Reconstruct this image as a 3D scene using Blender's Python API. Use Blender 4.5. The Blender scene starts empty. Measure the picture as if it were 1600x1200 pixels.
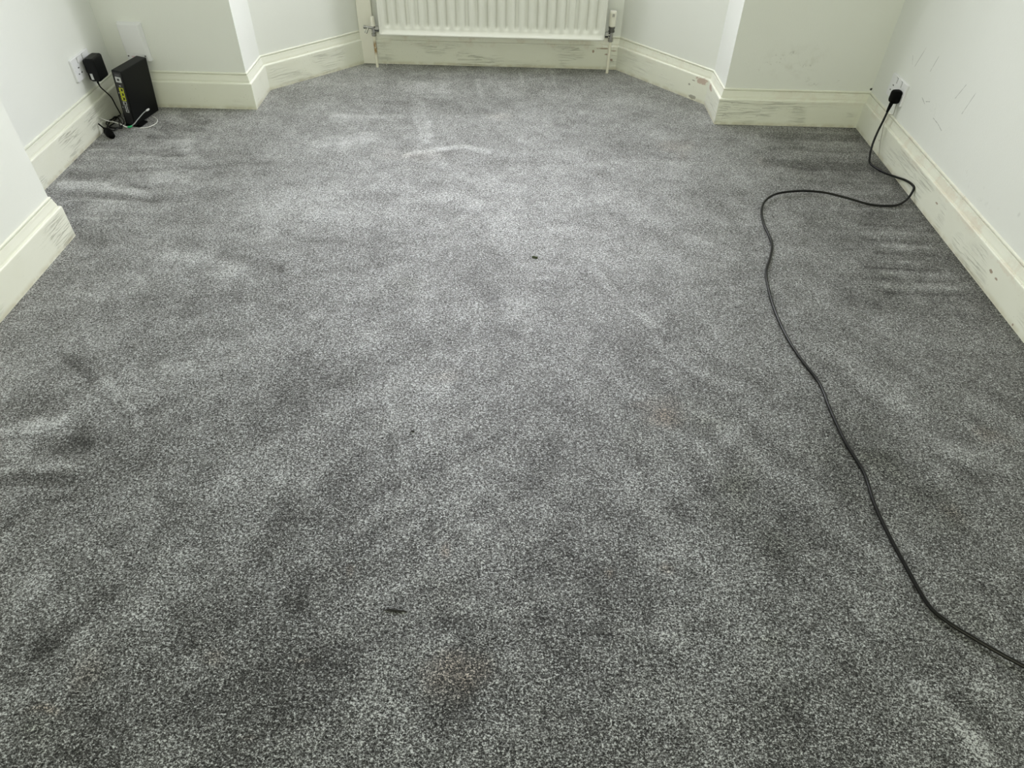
import bpy, bmesh, math, random
import numpy as np
from mathutils import Vector, Matrix
random.seed(7)
SC = bpy.context.scene
COL = SC.collection

# ------------------------------------------------------------------ camera
H = 1.33                                   # eye height, metres
PITCH, YAW, ROLL, FPX = 0.7669, 0.00083, 0.02643, 1093.6
cp, sp, cy, sy = math.cos(PITCH), math.sin(PITCH), math.cos(YAW), math.sin(YAW)
F = Vector((sy * cp, cy * cp, -sp)); R = Vector((cy, -sy, 0)); U = R.cross(F)
cr, sr = math.cos(ROLL), math.sin(ROLL)
R2 = cr * R + sr * U; U2 = -sr * R + cr * U
cam = bpy.data.cameras.new('camera'); cam.sensor_width = 36; cam.lens = 36 * FPX / 1600
cam.clip_start = 0.02
co = bpy.data.objects.new('camera', cam); COL.objects.link(co)
M = Matrix((( R2.x, U2.x, -F.x, 0), (R2.y, U2.y, -F.y, 0), (R2.z, U2.z, -F.z, H), (0, 0, 0, 1)))
co.matrix_world = M
SC.camera = co

# ------------------------------------------------------------------ world, daylight, fill light, exposure
vs = SC.view_settings
vs.view_transform = 'Standard'; vs.look = 'None'; vs.gamma = 1; vs.use_curve_mapping = False
vs.exposure = 0.0
wd = bpy.data.worlds.new('overcast_sky'); SC.world = wd; wd.use_nodes = True
wd.node_tree.nodes['Background'].inputs[0].default_value = (0.86, 0.93, 1.0, 1)
wd.node_tree.nodes['Background'].inputs[1].default_value = 1.0
SKY = (0.985, 0.975, 1.02)

def area(name, loc, normal, w, h, power, col=SKY, spread=math.pi):
    l = bpy.data.lights.new(name, 'AREA'); l.shape = 'RECTANGLE'; l.size = w; l.size_y = h
    l.energy = power; l.color = col; l.spread = spread
    o = bpy.data.objects.new(name, l); COL.objects.link(o); o.location = loc
    o.rotation_euler = Vector(normal).to_track_quat('-Z', 'Y').to_euler()
    return o
SILL, HEAD, CEIL = 0.86, 2.25, 2.60
# skirting face line of the room, metres
A = [(-1.510, -1.60), (-1.510, 2.059), (-1.767, 2.059), (-1.767, 3.130), (-1.187, 3.130), (-1.186, 3.355),
     (-0.798, 3.738), (0.494, 3.738), (0.876, 3.320), (0.882, 3.102), (1.522, 3.102), (1.522, -1.60)]
def seg_n(i):
    a = Vector(A[i]); b = Vector(A[(i + 1) % len(A)]); d = (b - a).normalized()
    return a, b, d, Vector((-d.y, d.x))     # outward normal (room lies to the right of the walk)
for i, pw in ((5, 30), (6, 48), (7, 64)):
    a, b, d, n = seg_n(i)
    m = (a + b) / 2 + n * 0.34
    area('daylight_window', (m.x, m.y, (SILL + HEAD) / 2 + .12), (-n.x, -n.y, -0.75), (b - a).length * .95, HEAD - SILL, pw)
# unseen fill lamp added behind the camera to warm and lift shaded walls
area('fill_rear', (0.0, -1.5, 1.45), (0, 1, -0.15), 2.2, 1.9, 34, (1.0, 1.0, 0.68))
# ------------------------------------------------------------------ helpers
def obj(name, bm, mat=None, parent=None, smooth=False, bevel=0, seg=2):
    me = bpy.data.meshes.new(name)
    bmesh.ops.recalc_face_normals(bm, faces=bm.faces)
    bm.to_mesh(me); bm.free()
    o = bpy.data.objects.new(name, me); COL.objects.link(o)
    if mat: me.materials.append(mat)
    if smooth:
        for p_ in me.polygons: p_.use_smooth = True
    if bevel:
        m = o.modifiers.new('bevel', 'BEVEL'); m.width = bevel; m.segments = seg; m.limit_method = 'ANGLE'
        m.angle_limit = math.radians(40)
    if parent is not None: o.parent = parent
    return o
def structure(o): o['kind'] = 'structure'; return o
def empty(name, loc=(0, 0, 0), rot=(0, 0, 0)):
    o = bpy.data.objects.new(name, None); COL.objects.link(o); o.location = loc; o.rotation_euler = rot
    o.empty_display_size = .05; return o
def tag(o, label, cat, group=None):
    o['label'] = label; o['category'] = cat
    if group: o['group'] = group
    return o
def box(bm, c, s, rot=None):
    r = bmesh.ops.create_cube(bm, size=1)
    for v in r['verts']:
        v.co = Vector((v.co.x * s[0], v.co.y * s[1], v.co.z * s[2]))
        if rot: v.co = rot @ v.co
        v.co += Vector(c)
    return r['verts']
def cyl(bm, a, b, r0, r1=None, n=20, cap=True):
    a, b = Vector(a), Vector(b); r1 = r0 if r1 is None else r1
    q = (b - a).to_track_quat('Z', 'Y')
    ra, rb = [], []
    for k in range(n):
        t = 2 * math.pi * k / n; e = Vector((math.cos(t), math.sin(t), 0))
        ra.append(bm.verts.new(a + q @ (e * r0))); rb.append(bm.verts.new(b + q @ (e * r1)))
    for k in range(n):
        bm.faces.new((ra[k], ra[(k + 1) % n], rb[(k + 1) % n], rb[k]))
    if cap: bm.faces.new(ra[::-1]); bm.faces.new(rb)
def catmull(pts, n=8):
    P = [Vector(p) for p in pts]; P = [2 * P[0] - P[1]] + P + [2 * P[-1] - P[-2]]
    out = []
    for i in range(1, len(P) - 2):
        for k in range(n):
            t = k / n; a, b, c, d = P[i - 1:i + 3]
            out.append(.5 * ((2 * b) + (c - a) * t + (2 * a - 5 * b + 4 * c - d) * t * t + (3 * b - a - 3 * c + d) * t ** 3))
    out.append(P[-2]); return out
def tube(bm, pts, r, n=10, sub=8, smooth=True):
    C = catmull(pts, sub) if smooth else [Vector(p) for p in pts]
    rings = []; up = None
    for i, c in enumerate(C):
        t = (C[min(i + 1, len(C) - 1)] - C[max(i - 1, 0)]).normalized()
        if up is None:
            up = t.orthogonal().normalized()
        up = (up - t * up.dot(t)).normalized(); s = t.cross(up)
        rr = r(i / (len(C) - 1)) if callable(r) else r
        rings.append([bm.verts.new(c + (up * math.cos(2 * math.pi * k / n) + s * math.sin(2 * math.pi * k / n)) * rr) for k in range(n)])
    for a, b in zip(rings, rings[1:]):
        for k in range(n): bm.faces.new((a[k], a[(k + 1) % n], b[(k + 1) % n], b[k]))
    bm.faces.new(rings[0][::-1]); bm.faces.new(rings[-1])
def loft(bm, rings):
    rr = [[bm.verts.new(v) for v in r] for r in rings]; n = len(rr[0])
    for a, b in zip(rr, rr[1:]):
        for k in range(n): bm.faces.new((a[k], a[(k + 1) % n], b[(k + 1) % n], b[k]))
    bm.faces.new(rr[0][::-1]); bm.faces.new(rr[-1])
def rrect(w, h, r, n=4):
    o = []
    for sx, sy_, a0 in ((1, 1, 0), (-1, 1, 90), (-1, -1, 180), (1, -1, 270)):
        for k in range(n + 1):
            t = math.radians(a0 + 90 * k / n)
            o.append((sx * (w / 2 - r) + r * math.cos(t), sy_ * (h / 2 - r) + r * math.sin(t)))
    return o
# ------------------------------------------------------------------ materials
class NT:
    def __init__(s, name, **kw):
        s.m = bpy.data.materials.new(name); s.m.use_nodes = True; s.t = s.m.node_tree; s.b = s.t.nodes['Principled BSDF']
        for k, v in kw.items(): s.b.inputs[k].default_value = v
    def n(s, typ, **kw):
        x = s.t.nodes.new(typ)
        for k, v in kw.items(): setattr(x, k, v)
        return x
    def l(s, a, b): s.t.links.new(a, b)
    def put(s, sock, v):
        if isinstance(v, bpy.types.NodeSocket): s.l(v, sock)
        else: sock.default_value = v
    def math(s, op, a, b=0.0, c=0.0, clamp=False):
        x = s.n('ShaderNodeMath', operation=op, use_clamp=clamp); s.put(x.inputs[0], a); s.put(x.inputs[1], b); s.put(x.inputs[2], c); return x.outputs[0]
    def vmath(s, op, a, b=None, out=0):
        x = s.n('ShaderNodeVectorMath', operation=op); s.put(x.inputs[0], a)
        if b is not None: s.put(x.inputs[3] if op == 'SCALE' else x.inputs[1], b)
        return x.outputs[out]
    def mix(s, f, a, b, blend='MIX'):
        x = s.n('ShaderNodeMix', data_type='RGBA', blend_type=blend); s.put(x.inputs[0], f)
        for i, v in ((6, a), (7, b)):
            s.put(x.inputs[i], v if isinstance(v, bpy.types.NodeSocket) else (*v, 1))
        return x.outputs[2]
    def rng(s, v, a, b, c=0.0, d=1.0, smooth=True):
        x = s.n('ShaderNodeMapRange', interpolation_type='SMOOTHSTEP' if smooth else 'LINEAR')
        for i, q in enumerate((v, a, b, c, d)): s.put(x.inputs[i], q)
        return x.outputs[0]
    def noise(s, vec, scale, detail=2, rough=.5, dist=0):
        x = s.n('ShaderNodeTexNoise'); s.put(x.inputs['Vector'], vec); x.inputs['Scale'].default_value = scale
        x.inputs['Detail'].default_value = detail; x.inputs['Roughness'].default_value = rough; x.inputs['Distortion'].default_value = dist
        return x.outputs['Fac']
    def pos(s): return s.n('ShaderNodeNewGeometry').outputs['Position']
    def bump(s, h, dist, strength=1.0, normal=None):
        x = s.n('ShaderNodeBump'); x.inputs['Strength'].default_value = strength; x.inputs['Distance'].default_value = dist
        s.put(x.inputs['Height'], h)
        if normal is not None: s.l(normal, x.inputs['Normal'])
        return x.outputs[0]
    def blob(s, p, c, r, soft=.5, warp=None):
        q = s.vmath('DIVIDE', s.vmath('SUBTRACT', p, c), r)
        d = s.vmath('LENGTH', q, None, 1)
        if warp is not None: d = s.math('ADD', d, warp)
        return s.rng(d, 1 - soft, 1.0, 1.0, 0.0)
    def line(s, p, a, b, w):
        a, b = Vector(a), Vector(b); ba = b - a
        pa = s.vmath('SUBTRACT', p, tuple(a))
        t = s.math('MULTIPLY', s.vmath('DOT_PRODUCT', pa, tuple(ba), 1), 1 / ba.length_squared, clamp=True)
        d = s.vmath('LENGTH', s.vmath('SUBTRACT', pa, s.vmath('SCALE', tuple(ba), t)), None, 1)
        return s.rng(d, w * .3, w, 1.0, 0.0)
    def maxi(s, L):
        a = L[0]
        for x in L[1:]: a = s.math('MAXIMUM', a, x)
        return a
def plain(name, col, rough=.5, metal=0.0, spec=.5, bump=None):
    t = NT(name); t.b.inputs['Base Color'].default_value = (*col, 1); t.b.inputs['Roughness'].default_value = rough
    t.b.inputs['Metallic'].default_value = metal; t.b.inputs['Specular IOR Level'].default_value = spec
    if bump: t.l(t.bump(t.noise(t.pos(), bump[0], 3), bump[1]), t.b.inputs['Normal'])
    return t.m

WALLC = (0.80, 0.82, 0.785)
def wall_mat(name, marks=None):
    t = NT(name, Roughness=.72); p = t.pos()
    big = t.noise(p, 2.3, 3, .55); fine = t.noise(p, 160, 3, .6)
    c = t.mix(big, (WALLC[0] * .965, WALLC[1] * .965, WALLC[2] * .95), WALLC)
    if marks: c = marks(t, p, c)
    t.l(c, t.b.inputs['Base Color'])
    t.l(t.bump(t.math('ADD', fine, t.math('MULTIPLY', t.noise(p, 9, 2), 3.0)), .0007, .6), t.b.inputs['Normal'])
    return t.m
def right_marks(t, p, c):
    L = [t.line(p, (1.54, *a), (1.54, *b), w) for a, b, w in SCR]
    L.append(t.math('MULTIPLY', t.blob(p, (1.54, 1.93, .245), (.01, .009, .012), .9), .3))
    brk = t.rng(t.noise(p, 60, 2), .35, .55, .25, .62)
    c = t.mix(t.math('MULTIPLY', t.maxi(L), brk), c, (.18, .18, .16))
    sm = t.math('MULTIPLY', t.maxi([t.blob(p, (1.54, 2.60, .30), (.1, .10, .05), .9), t.blob(p, (1.54, 2.2, .20), (.1, .3, .05), .9)]), t.rng(t.noise(p, 45, 4, .7), .55, .75, 0, .25))
    return t.mix(sm, c, (.35, .34, .3))
def back_marks(t, p, c):
    n = t.noise(p, 120, 3, .7)
    warp = t.math('MULTIPLY', t.math('SUBTRACT', n, .5), 2.4)
    L = [t.blob(p, (x, 3.12, z), (rx, .08, rz), .8, warp) for x, z, rx, rz in SPOTS]
    m = t.math('MULTIPLY', t.math('MULTIPLY', t.maxi(L), .55), t.rng(n, .5, .64))
    c = t.mix(m, c, (.23, .22, .18))
    st = t.math('MULTIPLY', t.blob(p, (1.17, 3.12, .27), (.22, .1, .11), .95), t.rng(t.noise(p, 26, 4, .65), .45, .75, 0, .22))
    c = t.mix(st, c, (.4, .38, .3))
    return t.mix(t.blob(p, (1.536, 3.115, .166), (.008, .02, .007), .5), c, (.02, .02, .015))
def left_marks(t, p, c):
    st = t.math('MULTIPLY', t.blob(p, (-1.52, 2.0, .62), (.1, .09, .1), .9), t.rng(t.noise(p, 60, 4, .65), .5, .7, 0, .3))
    return t.mix(st, c, (.4, .38, .3))

def paint_mat(name, marks=None, dirt=.25):
    """old cream gloss over grained timber; UV u runs along the board, v up it"""
    t = NT(name, Roughness=.42); t.b.inputs['Specular IOR Level'].default_value = .4
    p = t.pos(); uv = t.n('ShaderNodeUVMap').outputs[0]
    mp = t.n('ShaderNodeMapping'); t.l(uv, mp.inputs[0]); mp.inputs['Scale'].default_value = (5.0, 120, 1)
    g = t.noise(mp.outputs[0], 1.6, 5, .62, 1.1)
    cracks = t.rng(g, .54, .575, 0, 1); c2 = t.rng(g, .575, .61, 1, 0)
    ridge = t.math('MULTIPLY', cracks, c2)
    area_ = t.rng(t.noise(p, 5.0, 2), .48, .62, .05, 1)
    ridge = t.math('MULTIPLY', ridge, area_)
    blot = t.noise(p, 7, 4, .6)
    c = t.mix(blot, (.765, .775, .665), (.815, .83, .745))
    sp_ = t.n('ShaderNodeSeparateXYZ'); t.l(p, sp_.inputs[0]); z = sp_.outputs[2]
    # rubbed, yellowed and dusty zone along the moulding and at the carpet
    up = t.math('MULTIPLY', t.rng(z, .085, .115, 0, 1), t.rng(z, .150, .140, 1, 0))
    up = t.math('MULTIPLY', t.rng(z, .08, .112), t.rng(t.noise(p, 14, 4, .7), .46, .66, 0, dirt * .8))
    c = t.mix(up, c, (.60, .50, .39))
    low = t.math('MULTIPLY', t.rng(z, .022, .004, 0, 1), t.rng(t.noise(p, 30, 3), .3, .6, .1, .6))
    c = t.mix(low, c, (.55, .52, .38))
    specks = t.math('MULTIPLY', t.rng(t.noise(p, 190, 2), .70, .74, 0, .7), t.rng(t.noise(p, 9, 2), .5, .6))
    c = t.mix(specks, c, (.28, .23, .17))
    if marks: c = marks(t, p, c)
    t.l(c, t.b.inputs['Base Color'])
    ridge = t.math('MULTIPLY', ridge, t.rng(z, .104, .110, 1, 0))
    n1 = t.bump(ridge, .0013, .85)
    t.l(t.bump(t.noise(p, 55, 3), .0004, .4, n1), t.b.inputs['Normal'])
    return t.m
BARE = (.50, .37, .30)
def chips(*L, col=BARE, f=.8):
    def g(t, p, c):
        warp = t.math('MULTIPLY', t.math('SUBTRACT', t.noise(p, 70, 3, .6), .5), 1.6)
        m = t.maxi([t.blob(p, ce, r, .25, warp) for ce, r in L])
        return t.mix(t.math('MULTIPLY', m, f), c, col)
    return g
def multi(*G):
    def g(t, p, c):
        for q in G: c = q(t, p, c)
        return c
    return g

STROKES = [
 ([(-0.465, 2.718), (-0.421, 2.749), (-0.318, 2.785), (-0.212, 2.803), (-0.116, 2.767)], 0.010, 0.020, 0.7),
 ([(-0.577, 2.729), (-0.465, 2.718)], 0.021, 0.045, 0.3),
 ([(-0.466, 3.186), (-0.433, 3.049), (-0.39, 2.909)], 0.028, 0.067, 0.5),
 ([(-0.83, 3.066), (-0.569, 3.082)], 0.017, 0.041, 0.4),
 ([(-0.835, 2.821), (-0.627, 2.876)], 0.022, 0.05, 0.45),
 ([(-0.411, 2.389), (-0.257, 2.368), (-0.135, 2.337)], 0.022, 0.043, 0.5),
 ([(-0.626, 2.289), (-0.392, 2.301)], 0.023, 0.046, 0.3),
 ([(-0.944, 2.25), (-0.564, 2.202)], 0.068, 0.13, 0.3),
 ([(-0.486, 2.142), (-0.436, 2.14)], 0.007, 0.012, 0.6),
 ([(-0.143, 3.067), (-0.087, 3.105)], 0.029, 0.069, 0.3),
 ([(-0.212, 3.551), (-0.18, 3.353)], 0.012, 0.03, 0.5),
 ([(-0.397, 3.667), (-0.344, 3.42)], 0.024, 0.063, 0.35),
 ([(0.01, 3.678), (0.02, 3.542)], 0.009, 0.025, 0.5),
 ([(0.167, 3.689), (0.178, 3.495)], 0.009, 0.024, 0.5),
 ([(-0.585, 3.484), (-0.536, 3.471), (-0.376, 3.434)], 0.016, 0.04, 0.4),
 ([(-0.145, 2.534), (-0.017, 2.39)], 0.034, 0.068, 0.25),
 ([(-1.732, 2.413), (-1.618, 2.404), (-1.486, 2.377), (-1.365, 2.344)], 0.014, 0.028, 0.9),
 ([(-1.697, 2.341), (-1.561, 2.329), (-1.309, 2.305)], 0.007, 0.014, -0.5),
 ([(-1.661, 2.291), (-1.441, 2.298)], 0.004, 0.007, 0.8),
 ([(-1.575, 2.183), (-1.382, 2.184)], 0.004, 0.006, 0.5),
 ([(-1.748, 2.691), (-1.58, 2.695)], 0.004, 0.009, 0.5),
 ([(-1.637, 2.5), (-1.287, 2.566), (-0.997, 2.621)], 0.008, 0.015, -0.4),
 ([(-1.534, 2.942), (-1.348, 2.902)], 0.011, 0.025, -0.6),
 ([(-1.539, 2.897), (-1.418, 2.866)], 0.008, 0.018, -0.5),
 ([(-1.502, 3.065), (-1.364, 2.992)], 0.016, 0.04, -0.7),
 ([(-1.563, 2.833), (-1.407, 2.836)], 0.008, 0.018, -0.6),
 ([(-1.421, 2.727), (-1.364, 2.73)], 0.006, 0.012, -0.8),
 ([(-1.43, 2.652), (-1.339, 2.657)], 0.005, 0.011, -0.8),
 ([(-1.766, 2.731), (-1.589, 2.717)], 0.01, 0.023, -0.4),
 ([(-1.711, 2.608), (-1.531, 2.607)], 0.013, 0.026, 0.3),
 ([(-1.736, 2.499), (-1.578, 2.451)], 0.017, 0.035, -0.5),
 ([(-1.654, 2.909), (-1.487, 2.831)], 0.008, 0.018, 0.4),
 ([(-1.278, 2.856), (-1.112, 2.847)], 0.021, 0.048, 0.3),
 ([(-1.394, 2.8), (-1.309, 2.631)], 0.018, 0.038, 0.4),
 ([(-1.409, 2.491), (-1.279, 2.472)], 0.017, 0.035, 0.4),
 ([(-1.251, 2.691), (-1.079, 2.729)], 0.021, 0.046, -0.3),
 ([(-1.077, 1.962), (-0.927, 1.858)], 0.024, 0.042, 0.5),
 ([(-0.982, 1.966), (-0.761, 1.894)], 0.015, 0.025, -0.6),
 ([(-0.833, 2.092), (-0.579, 2.039)], 0.011, 0.02, -0.4),
 ([(-1.228, 1.966), (-1.074, 1.954)], 0.017, 0.029, 0.3),
 ([(-1.541, 2.133), (-1.414, 2.048)], 0.026, 0.048, -0.35),
 ([(-1.648, 2.214), (-1.574, 2.254)], 0.021, 0.04, -0.35),
 ([(-1.275, 1.457), (-1.15, 1.367), (-1.083, 1.315), (-0.974, 1.214)], 0.011, 0.017, -0.7),
 ([(-1.115, 1.349), (-1.042, 1.297)], 0.017, 0.023, 0.8),
 ([(-1.022, 1.269), (-0.945, 1.203)], 0.013, 0.018, 0.4),
 ([(-1.021, 1.372), (-0.89, 1.421)], 0.011, 0.016, 0.4),
 ([(-1.358, 1.697), (-1.205, 1.804)], 0.028, 0.048, 0.3),
 ([(-1.284, 1.165), (-1.209, 1.177), (-1.148, 1.201)], 0.022, 0.03, 0.9),
 ([(-1.252, 1.107), (-1.183, 1.109)], 0.011, 0.015, 0.6),
 ([(-1.159, 1.11), (-1.051, 1.114)], 0.022, 0.029, -0.8),
 ([(-1.219, 1.046), (-1.041, 1.059)], 0.007, 0.009, 0.6),
 ([(-1.199, 1.009), (-1.112, 1.016), (-1.034, 1.011)], 0.015, 0.019, -0.8),
 ([(-1.114, 0.947), (-1.069, 0.976)], 0.011, 0.015, -0.8),
 ([(-1.068, 0.973), (-1.013, 0.982)], 0.01, 0.013, 0.5),
 ([(-1.123, 0.869), (-1.073, 0.94), (-1.014, 0.969)], 0.011, 0.014, -0.5),
 ([(-1.297, 1.283), (-1.175, 1.241)], 0.03, 0.041, -0.4),
 ([(-1.07, 1.155), (-0.958, 1.117)], 0.024, 0.032, -0.5),
 ([(-0.907, 0.61), (-0.851, 0.679), (-0.819, 0.722)], 0.023, 0.025, -0.6),
 ([(-1.017, 0.674), (-0.969, 0.733)], 0.024, 0.026, 0.4),
 ([(-0.96, 0.571), (-0.912, 0.548)], 0.019, 0.019, -0.5),
 ([(-0.823, 0.829), (-0.807, 0.93)], 0.028, 0.035, 0.25),
 ([(-0.52, 0.838), (-0.419, 0.705)], 0.028, 0.031, -0.3),
 ([(-0.42, 1.035), (-0.313, 1.139)], 0.034, 0.046, -0.35),
 ([(-0.68, 0.989), (-0.587, 1.088)], 0.031, 0.04, 0.25),
 ([(-0.337, 0.91), (-0.235, 1.022)], 0.021, 0.027, 0.35),
 ([(-0.237, 0.814), (-0.164, 0.915)], 0.021, 0.024, -0.3),
 ([(-0.403, 0.491), (-0.3, 0.563)], 0.03, 0.03, -0.4),
 ([(-0.103, 0.521), (-0.037, 0.647)], 0.051, 0.053, -0.3),
 ([(0.078, 0.704), (0.22, 0.674)], 0.015, 0.016, -0.25),
 ([(0.168, 0.666), (0.27, 0.666)], 0.004, 0.004, -0.5),
 ([(0.22, 0.674), (0.346, 0.657)], 0.009, 0.009, 0.3),
 ([(0.127, 0.977), (0.298, 0.912)], 0.029, 0.034, -0.2),
 ([(0.257, 1.94), (0.32, 1.819), (0.421, 1.646)], 0.015, 0.024, 0.45),
 ([(0.409, 1.557), (0.553, 1.427), (0.667, 1.38)], 0.016, 0.023, 0.35),
 ([(0.553, 1.746), (0.686, 1.458)], 0.014, 0.021, 0.25),
 ([(0.327, 2.457), (0.735, 2.159)], 0.057, 0.106, 0.2),
 ([(0.701, 0.858), (0.729, 0.773), (0.747, 0.702)], 0.013, 0.014, 0.6),
 ([(0.865, 0.921), (0.944, 0.833), (1.0, 0.716)], 0.019, 0.022, 0.35),
 ([(0.8, 0.579), (0.836, 0.521), (0.868, 0.44)], 0.016, 0.015, 0.7),
 ([(0.754, 0.767), (0.78, 0.655), (0.8, 0.579)], 0.011, 0.011, 0.3),
 ([(0.537, 0.821), (0.619, 0.719)], 0.013, 0.015, 0.2),
 ([(1.032, 1.419), (1.07, 1.207), (1.222, 1.149)], 0.026, 0.035, 0.3),
 ([(0.55, 0.761), (0.574, 0.65)], 0.033, 0.035, -0.3),
 ([(1.072, 2.996), (1.494, 2.995)], 0.014, 0.032, -0.5),
 ([(1.069, 2.871), (1.493, 2.871)], 0.008, 0.018, -0.5),
 ([(1.034, 2.728), (1.48, 2.719)], 0.019, 0.04, -0.7),
 ([(1.086, 2.627), (1.385, 2.595)], 0.01, 0.021, 0.4),
 ([(0.861, 2.536), (1.124, 2.768)], 0.024, 0.052, 0.25),
 ([(1.169, 2.938), (1.475, 2.937)], 0.006, 0.013, 0.3),
 ([(1.256, 2.261), (1.451, 2.261)], 0.006, 0.012, -0.75),
 ([(1.294, 2.216), (1.443, 2.223)], 0.006, 0.011, 0.45),
 ([(1.226, 2.164), (1.436, 2.149)], 0.006, 0.011, -0.75),
 ([(1.29, 2.124), (1.445, 2.116)], 0.006, 0.01, 0.45),
 ([(1.249, 2.085), (1.455, 2.082)], 0.006, 0.01, -0.75),
 ([(1.238, 2.04), (1.434, 2.031)], 0.006, 0.01, 0.45),
 ([(1.174, 1.996), (1.432, 1.988)], 0.006, 0.01, -0.75),
 ([(1.215, 1.959), (1.451, 1.954)], 0.006, 0.01, 0.45),
 ([(1.157, 1.914), (1.452, 1.917)], 0.006, 0.01, -0.75),
 ([(1.204, 1.874), (1.439, 1.881)], 0.005, 0.009, 0.45),
 ([(1.202, 1.841), (1.441, 1.838)], 0.006, 0.009, -0.75),
 ([(1.049, 1.8), (1.459, 1.72)], 0.017, 0.026, -0.35),
 ([(1.25, 1.427), (1.362, 1.332)], 0.024, 0.034, -0.3),
]
OLIVE = [
  (0.563,1.028,0.069,0.172,0.7),
  (0.498,0.971,0.045,0.054,0.5),
  (0.882,1.137,0.129,0.189,0.8),
  (0.987,1.005,0.092,0.075,0.9),
  (1.205,1.326,0.087,0.122,0.5),
  (0.516,0.675,0.033,0.024,0.9),
  (0.513,1.301,0.103,0.095,0.5),
  (1.173,2.658,0.158,0.222,0.5),
  (1.178,2.266,0.143,0.135,0.4),
  (0.61,0.888,0.072,0.067,0.5),
  (0.55,0.561,0.074,0.073,0.3),
  (-0.421,1.39,0.021,0.02,0.8),
  (-0.372,1.806,0.081,0.051,0.6),
  (-1.01,3.224,0.176,0.145,0.3),
  (-0.548,3.57,0.254,0.083,0.5),
  (1.156,2.888,0.112,0.087,0.4),
  (1.241,1.876,0.127,0.178,0.6),
  (-0.825,0.447,0.045,0.032,0.6),
  (0.332,1.204,0.098,0.132,0.35),
  (-0.121,0.742,0.08,0.087,0.2),
  (0.927,0.7,0.053,0.042,0.4),
]
BROWN = [
  (0.41,1.298,0.059,0.052,0.9),
  (0.345,1.319,0.035,0.029,0.4),
  (-0.082,0.569,0.067,0.048,0.9),
  (-0.347,0.791,0.012,0.012,1),
  (0.24,0.793,0.017,0.014,0.9),
  (-0.392,0.592,0.019,0.008,0.6),
  (-0.475,0.478,0.016,0.009,0.9),
  (-0.84,0.489,0.029,0.011,0.8),
  (1.256,1.236,0.042,0.027,0.7),
  (-0.158,0.852,0.014,0.019,0.8),
  (1.022,2.733,0.032,0.046,0.5),
  (0.671,2.86,0.083,0.048,0.8),
  (0.689,2.801,0.033,0.048,0.6),
  (-0.42,2.738,0.157,0.046,0.3),
  (-0.539,0.588,0.022,0.008,0.4),
  (-0.798,0.563,0.036,0.036,0.3),
  (-0.102,3.138,0.058,0.042,0.3),
  (1.04,0.988,0.03,0.026,0.7),
  (-0.193,1.398,0.053,0.025,0.3),
  (0.354,0.8,0.014,0.015,0.5),
]
SCR = [((2.825, 0.436), (2.852, 0.358), 0.0018), ((2.717, 0.44), (2.732, 0.382), 0.0018), ((2.48, 0.428), (2.507, 0.371), 0.0018), ((2.408, 0.428), (2.43, 0.348), 0.0018), ((2.713, 0.292), (2.68, 0.282), 0.0022), ((2.676, 0.291), (2.651, 0.301), 0.002), ((2.585, 0.267), (2.54, 0.264), 0.0018), ((2.54, 0.264), (2.502, 0.256), 0.0018), ((2.897, 0.382), (2.875, 0.357), 0.0018)]
SPOTS = [(0.974, 0.261, 0.016, 0.012), (0.977, 0.249, 0.012, 0.01), (1.053, 0.265, 0.022, 0.008), (1.068, 0.289, 0.01, 0.008), (1.086, 0.297, 0.012, 0.009), (1.114, 0.298, 0.009, 0.013), (1.112, 0.283, 0.014, 0.009), (1.103, 0.268, 0.022, 0.007), (1.072, 0.259, 0.028, 0.006), (1.028, 0.241, 0.012, 0.018), (1.151, 0.308, 0.028, 0.022), (1.211, 0.257, 0.03, 0.014), (1.241, 0.258, 0.012, 0.008), (1.279, 0.181, 0.05, 0.013), (1.247, 0.198, 0.02, 0.02), (1.378, 0.197, 0.02, 0.012), (1.245, 0.331, 0.014, 0.02)]
CORD2 = [(1.413, 2.399, 0.004),
  (1.341, 2.403, 0.005),
  (1.253, 2.439, 0.012),
  (1.176, 2.469, 0.015),
  (1.091, 2.475, 0.015),
  (1.0, 2.454, 0.013),
  (0.942, 2.403, 0.01),
  (0.91, 2.329, 0.008),
  (0.897, 2.242, 0.006),
  (0.898, 2.16, 0.004),
  (0.892, 2.098, 0.004),
  (0.865, 2.019, 0.004),
  (0.833, 1.942, 0.004),
  (0.818, 1.852, 0.004),
  (0.809, 1.735, 0.004),
  (0.812, 1.612, 0.004),
  (0.826, 1.513, 0.004),
  (0.85, 1.408, 0.004),
  (0.849, 1.309, 0.004),
  (0.852, 1.196, 0.004),
  (0.865, 1.093, 0.004),
  (0.858, 1.007, 0.004),
  (0.859, 0.927, 0.004),
  (0.867, 0.836, 0.004),
  (0.878, 0.745, 0.005),
  (0.901, 0.707, 0.006),
  (0.938, 0.673, 0.007),
  (0.974, 0.643, 0.008),
  (1.011, 0.616, 0.008),
  (1.065, 0.578, 0.006)]


white_plastic = plain('white_plastic', (.80, .81, .83), .32)
old_white_plastic = plain('old_white_plastic', (.80, .79, .70), .4)
grey_gap = plain('dark_gap', (.05, .05, .05), .6)
enamel = plain('radiator_enamel', (.80, .81, .75), .33, bump=(40, .0003))
enamel_dark = plain('radiator_inner', (.55, .55, .5), .5)
chrome = plain('worn_chrome', (.42, .42, .40), .22, 1.0)
black_case = plain('black_case', (.003, .0035, .004), .42, spec=.18, bump=(500, .0002))
black_gloss = plain('black_panel', (.012, .012, .013), .3)
black_rubber = plain('black_rubber', (.0012, .0012, .0012), .6, spec=.08)
cord_black = plain('cord_black', (.0015, .0015, .0015), .30, spec=.3)
yellow_pl = plain('yellow_port', (.62, .66, .03), .4)
grey_pl = plain('grey_port', (.42, .43, .45), .4)
silver_pl = plain('silver_label', (.55, .56, .57), .4)
green_pl = plain('green_plastic', (.02, .38, .14), .4)
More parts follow.
